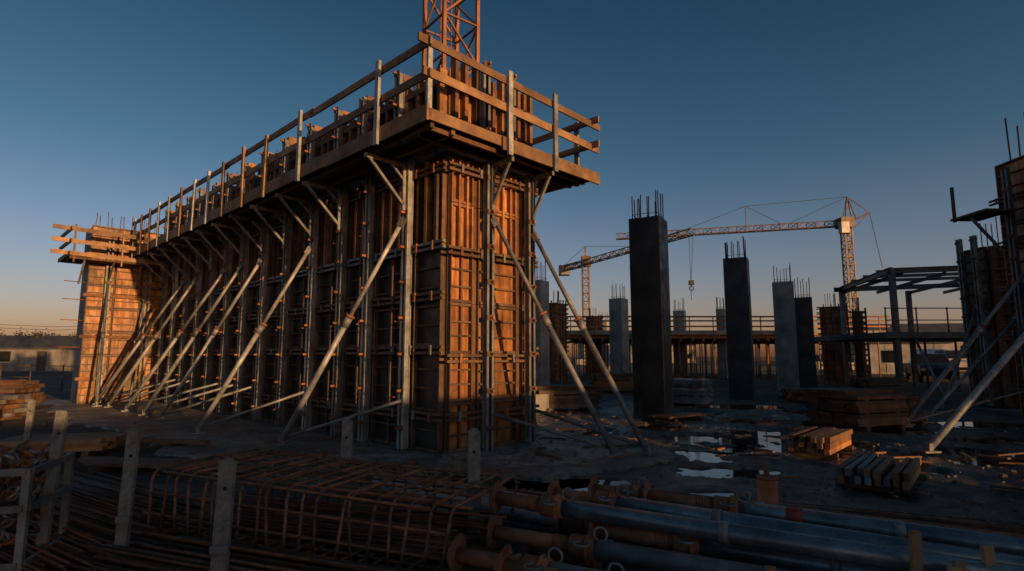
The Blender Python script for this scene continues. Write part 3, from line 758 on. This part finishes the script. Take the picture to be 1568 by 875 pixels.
# ------------------------------------------------------------------ background buildings, trees, vehicles
def hut(name,X,Y,w,d,h,rz,mat,pitched=False,st=1):
    mb=MB(); mb.box(-w/2,w/2,-d/2,d/2,0,h,mat)
    mb.box(-w/2-.15,w/2+.15,-d/2-.15,d/2+.15,h+.003,h+.18,ROOF)
    if pitched:
        mb.add([(-w/2-.2,-d/2-.2,h+.18),(w/2+.2,-d/2-.2,h+.18),(w/2+.2,d/2+.2,h+.18),(-w/2-.2,d/2+.2,h+.18),(-w/2-.2,0,h+.18+d*.18),(w/2+.2,0,h+.18+d*.18)],
               [(0,1,5,4),(2,3,4,5),(0,4,3),(1,2,5)],ROOF)
    n=max(2,int(w/2.6))
    for fl in range(st):
        z=fl*3.2
        for i in range(n):
            x=-w/2+(i+.5)*w/n
            if i%3==1 and fl==0: mb.box(x-.45,x+.45,-d/2-.04,-d/2-.003,.05,2.1,ROOF)
            else:
                for sg in ((-1,1) if st>1 else (-1,)):
                    ya,yb,yc=(-d/2-.03,-d/2-.003,-d/2-.05) if sg<0 else (d/2+.003,d/2+.03,d/2+.05)
                    mb.box(x-.6,x+.6,min(ya,yb),max(ya,yb),z+1.0,z+2.1,GLASS)
                    mb.box(x-.66,x+.66,min(ya,yc),max(ya,yc),z+.93,z+.998,WHITE)
    if st==1:
        k=0
        while k<w: mb.box(-w/2+k,-w/2+k+.05,-d/2-.02,-d/2-.002,.05,h-.02,mat); k+=1.2
    mb.build(name,(X,Y,0),rz)
hut('site_office_cabin',-52,62,7,3,2.3,.2,GREYC); hut('site_office_cabin',-57,76,8,3,2.6,.1,GREYC); hut('warehouse',-95,115,22,14,3.0,.15,GREYC,True)
hut('warehouse',-130,180,30,16,4.5,.1,CONC,True)
hut('warehouse',62,88,18,10,4.6,-.2,GREYC,True); hut('warehouse',90,120,26,12,5,-.1,CONC,True); hut('warehouse',30,140,26,12,4,0,CONC,True)
hut('site_office_cabin',36,52,6,2.6,2.7,-.5,WHITE); hut('warehouse',120,110,30,14,6,-.4,GREYC,True); hut('warehouse',-10,170,40,14,5,0,CONC,True)
hut('unseen_shade_building',48.2,-9.2,30,10,15.8,math.radians(42.6),CONC,False,5)  # invented block out of view, added to keep low sun off the columns
def container(X,Y,rz,mat,L=6):
    mb=MB(); mb.box(-L/2,L/2,-1.2,1.2,.1,2.55,mat)
    k=-L/2+.1
    while k<L/2-.1:
        mb.box(k,k+.12,-1.24,-1.202,.25,2.4,mat); mb.box(k,k+.12,1.202,1.24,.25,2.4,mat); k+=.28
    for x in (-L/2,L/2):
        for y in (-1.22,1.22): mb.box(x-.08,x+.08,y-.06,y+.06,0,2.65,mat)
    mb.box(-L/2,L/2,-1.26,-1.242,2.45,2.62,mat); mb.box(-L/2,L/2,-1.26,-1.242,.08,.24,mat)
    mb.build('site_and_shade_container',(X,Y,0),rz)
container(-44,66,.2,STEELF)
ca=math.radians(42.6)
container(13.1,-4.4,ca,STEELF,6); container(8.6,-8.6,ca,RUST,6);  # unseen pair behind the camera, added to shade the foreground from the sun
def vehicle(name,X,Y,rz,paint,kind='pickup'):
    mb=MB(); W=.92
    if kind=='pickup': prof=[(-2.6,.45),(2.5,.45),(2.6,.9),(2.45,1.05),(1.3,1.15),(.7,1.75),(-.6,1.78),(-.75,1.15),(-2.6,1.12)]
    else: prof=[(-2.9,.5),(2.6,.5),(2.7,.95),(2.5,1.2),(1.9,1.35),(1.3,2.05),(-2.8,2.15),(-2.9,1.0)]
    n=len(prof)
    def wd(z): return W if z<1.2 else W-.16*(z-1.2)/.6
    mb.add([(x,-wd(z),z) for x,z in prof]+[(x,wd(z),z) for x,z in prof],[(i,(i+1)%n,n+(i+1)%n,n+i) for i in range(n)]+[tuple(range(n)),tuple(range(2*n-1,n-1,-1))],paint)
    if kind=='pickup':
        ws=[(1.27,1.2),(.74,1.70)]
        gl=[(1.15,1.2),(.66,1.68),(-.55,1.70),(-.65,1.2)]
    else:
        ws=[(1.85,1.42),(1.36,1.98)]; gl=[(1.7,1.4),(1.25,1.98),(.3,1.98),(.3,1.4)]
    for s_ in (-1,1): mb.add([(x,s_*(wd(z)+.006),z) for x,z in gl],[(0,1,2,3)],GLASS)
    (xa,za),(xb,zb)=ws
    mb.add([(xa+.04,-wd(za)+.08,za+.02),(xa+.04,wd(za)-.08,za+.02),(xb+.04,wd(zb)-.06,zb+.02),(xb+.04,-wd(zb)+.06,zb+.02)],[(0,1,2,3)],GLASS)
    for x in (-1.75,1.7):
        for s_ in (-1,1):
            mb.tube((x,s_*.70,.38),(x,s_*.95,.38),.38,RUBBER,18); mb.tube((x,s_*.951,.38),(x,s_*.965,.38),.2,GALV,14)
    xf=max(p[0] for p in prof)
    mb.box(xf-.02,xf+.06,-.9,.9,.42,.62,RUBBER); mb.box(xf-.08,xf+.02,-.55,.55,.66,.86,GLASS)
    for s_ in (-1,1): mb.box(xf-.10,xf+.025,s_*.74-.14,s_*.74+.14,.72,.88,WHITE)
    for s_ in (-1,1): mb.box(1.0,1.12,s_*1.02-.08,s_*1.02+.08,1.2,1.36,RUBBER)
    mb.build(name,(X,Y,0),rz)
vehicle('pickup_truck',26.5,36.5,math.radians(-115),BLUEP); vehicle('delivery_van',31,41,math.radians(-100),WHP,'van')
vehicle('pickup_truck',23.5,44,math.radians(170),WHP)
mb=MB()
def tree(mb,x,y,h):
    mb.tube((x,y,0),(x+R.uniform(-.3,.3),y,h*.75),h*.03,BARK,6,h*.01)
    cl=[]
    for k in range(7):
        a=R.uniform(0,6.28); e=Vector((x+math.cos(a)*h*.25,y+math.sin(a)*h*.25,h*R.uniform(.45,.95))); mb.tube((x,y,h*R.uniform(.25,.6)),e,h*.012,BARK,4,h*.004); cl.append(e)
    for e in cl:
        for j in range(45):
            p=e+Vector((R.gauss(0,1),R.gauss(0,1),R.gauss(0,.8)))*h*.10; s_=h*.028
            u=Vector((R.uniform(-1,1),R.uniform(-1,1),R.uniform(-1,1))).normalized()*s_; w=u.orthogonal().normalized()*s_
            mb.add([p-u,p+w,p+u,p-w],[(0,1,2,3)],LEAF)
for i in range(90):
    mb_x=R.uniform(-200,-85) if i<56 else R.uniform(-90,260); tree(mb,mb_x,R.uniform(110,170),R.uniform(4.5,7.5) if i<56 else R.uniform(4,7))
mb.build('distant_tree_line')
mb=MB()
for i in range(9):
    x=-18-i*2.4; y=25+i*1.1
    mb.tube((x,y,0),(x,y,1.2),.03,FRAME,6); mb.tube((x,y,1.15),(x-2.4,y+1.1,1.15),.02,FRAME,6); mb.tube((x,y,.6),(x-2.4,y+1.1,.6),.02,FRAME,6)
mb.build('site_fence')
mb=MB()
for x,y in ((-150,150),(-100,160)): mb.tube((x,y,0),(x,y,11),.15,BARK,8); mb.beam((x-1,y,10.4),(x+1,y,10.4),.15,.15,BARK)
for z in (10.5,9.6): mb.path([(-150,150,z),(-125,155,z-1),(-100,160,z)],.05,CABLE,4)
mb.build('utility_poles')

# ------------------------------------------------------------------ light
EL=5.0; AZ=135.3
w=bpy.data.worlds.new('World'); scene.world=w; w.use_nodes=True; nt=w.node_tree; nt.nodes.clear()
o=nt.nodes.new('ShaderNodeOutputWorld'); bg=nt.nodes.new('ShaderNodeBackground'); sk=nt.nodes.new('ShaderNodeTexSky')
sk.sky_type='NISHITA'; sk.sun_disc=False; sk.sun_elevation=math.radians(EL); sk.sun_rotation=math.radians(AZ)
sk.air_density=1.0; sk.dust_density=1.5; sk.ozone_density=2.0
az=math.radians(AZ); el=math.radians(EL)
tc=nt.nodes.new('ShaderNodeTexCoord'); sx=nt.nodes.new('ShaderNodeSeparateXYZ'); nt.links.new(tc.outputs['Generated'],sx.inputs[0])
tint=ramp(nt,sx.outputs['Z'],[(0,(.68,.42,.53)),(.10,(.48,.37,.45)),(.32,(.195,.255,.285)),(.56,(.095,.165,.195))])
vm=nt.nodes.new('ShaderNodeVectorMath'); vm.operation='MULTIPLY'; nt.links.new(sk.outputs[0],vm.inputs[0]); nt.links.new(tint,vm.inputs[1])
dp=nt.nodes.new('ShaderNodeVectorMath'); dp.operation='DOT_PRODUCT'; dp.inputs[1].default_value=(math.sin(az),math.cos(az),0); nt.links.new(tc.outputs['Generated'],dp.inputs[0])
side=ramp(nt,dp.outputs['Value'],[(0,(1,1,1)),(.5,(.92,.98,1.0))])
vm3=nt.nodes.new('ShaderNodeVectorMath'); vm3.operation='MULTIPLY'; nt.links.new(vm.outputs[0],vm3.inputs[0]); nt.links.new(side,vm3.inputs[1])
v2=nt.nodes.new('ShaderNodeVectorMath'); v2.operation='SCALE'; v2.inputs['Scale'].default_value=2.5; nt.links.new(vm3.outputs[0],v2.inputs[0])
bg.inputs[1].default_value=.15
nt.links.new(v2.outputs[0],bg.inputs[0]); nt.links.new(bg.outputs[0],o.inputs[0])
L=bpy.data.lights.new('sun','SUN'); L.energy=5.0; L.color=(1,.52,.20); L.angle=math.radians(.5)
lo=bpy.data.objects.new('sun',L); scene.collection.objects.link(lo)
ds=Vector((math.sin(az)*math.cos(el),math.cos(az)*math.cos(el),math.sin(el)))
lo.rotation_euler=ds.to_track_quat('Z','Y').to_euler()

cam=bpy.data.cameras.new('camera'); co=bpy.data.objects.new('camera',cam); scene.collection.objects.link(co)
co.location=(0,0,1.6); co.rotation_euler=(math.radians(90+7.08),0,0)
cam.sensor_width=36; cam.lens=19.97; cam.clip_end=4000; cam.clip_start=.05
cam.dof.use_dof=True; cam.dof.focus_distance=11; cam.dof.aperture_fstop=2.4
scene.camera=co
scene.view_settings.view_transform='Standard'; scene.view_settings.look='None'; scene.view_settings.exposure=0
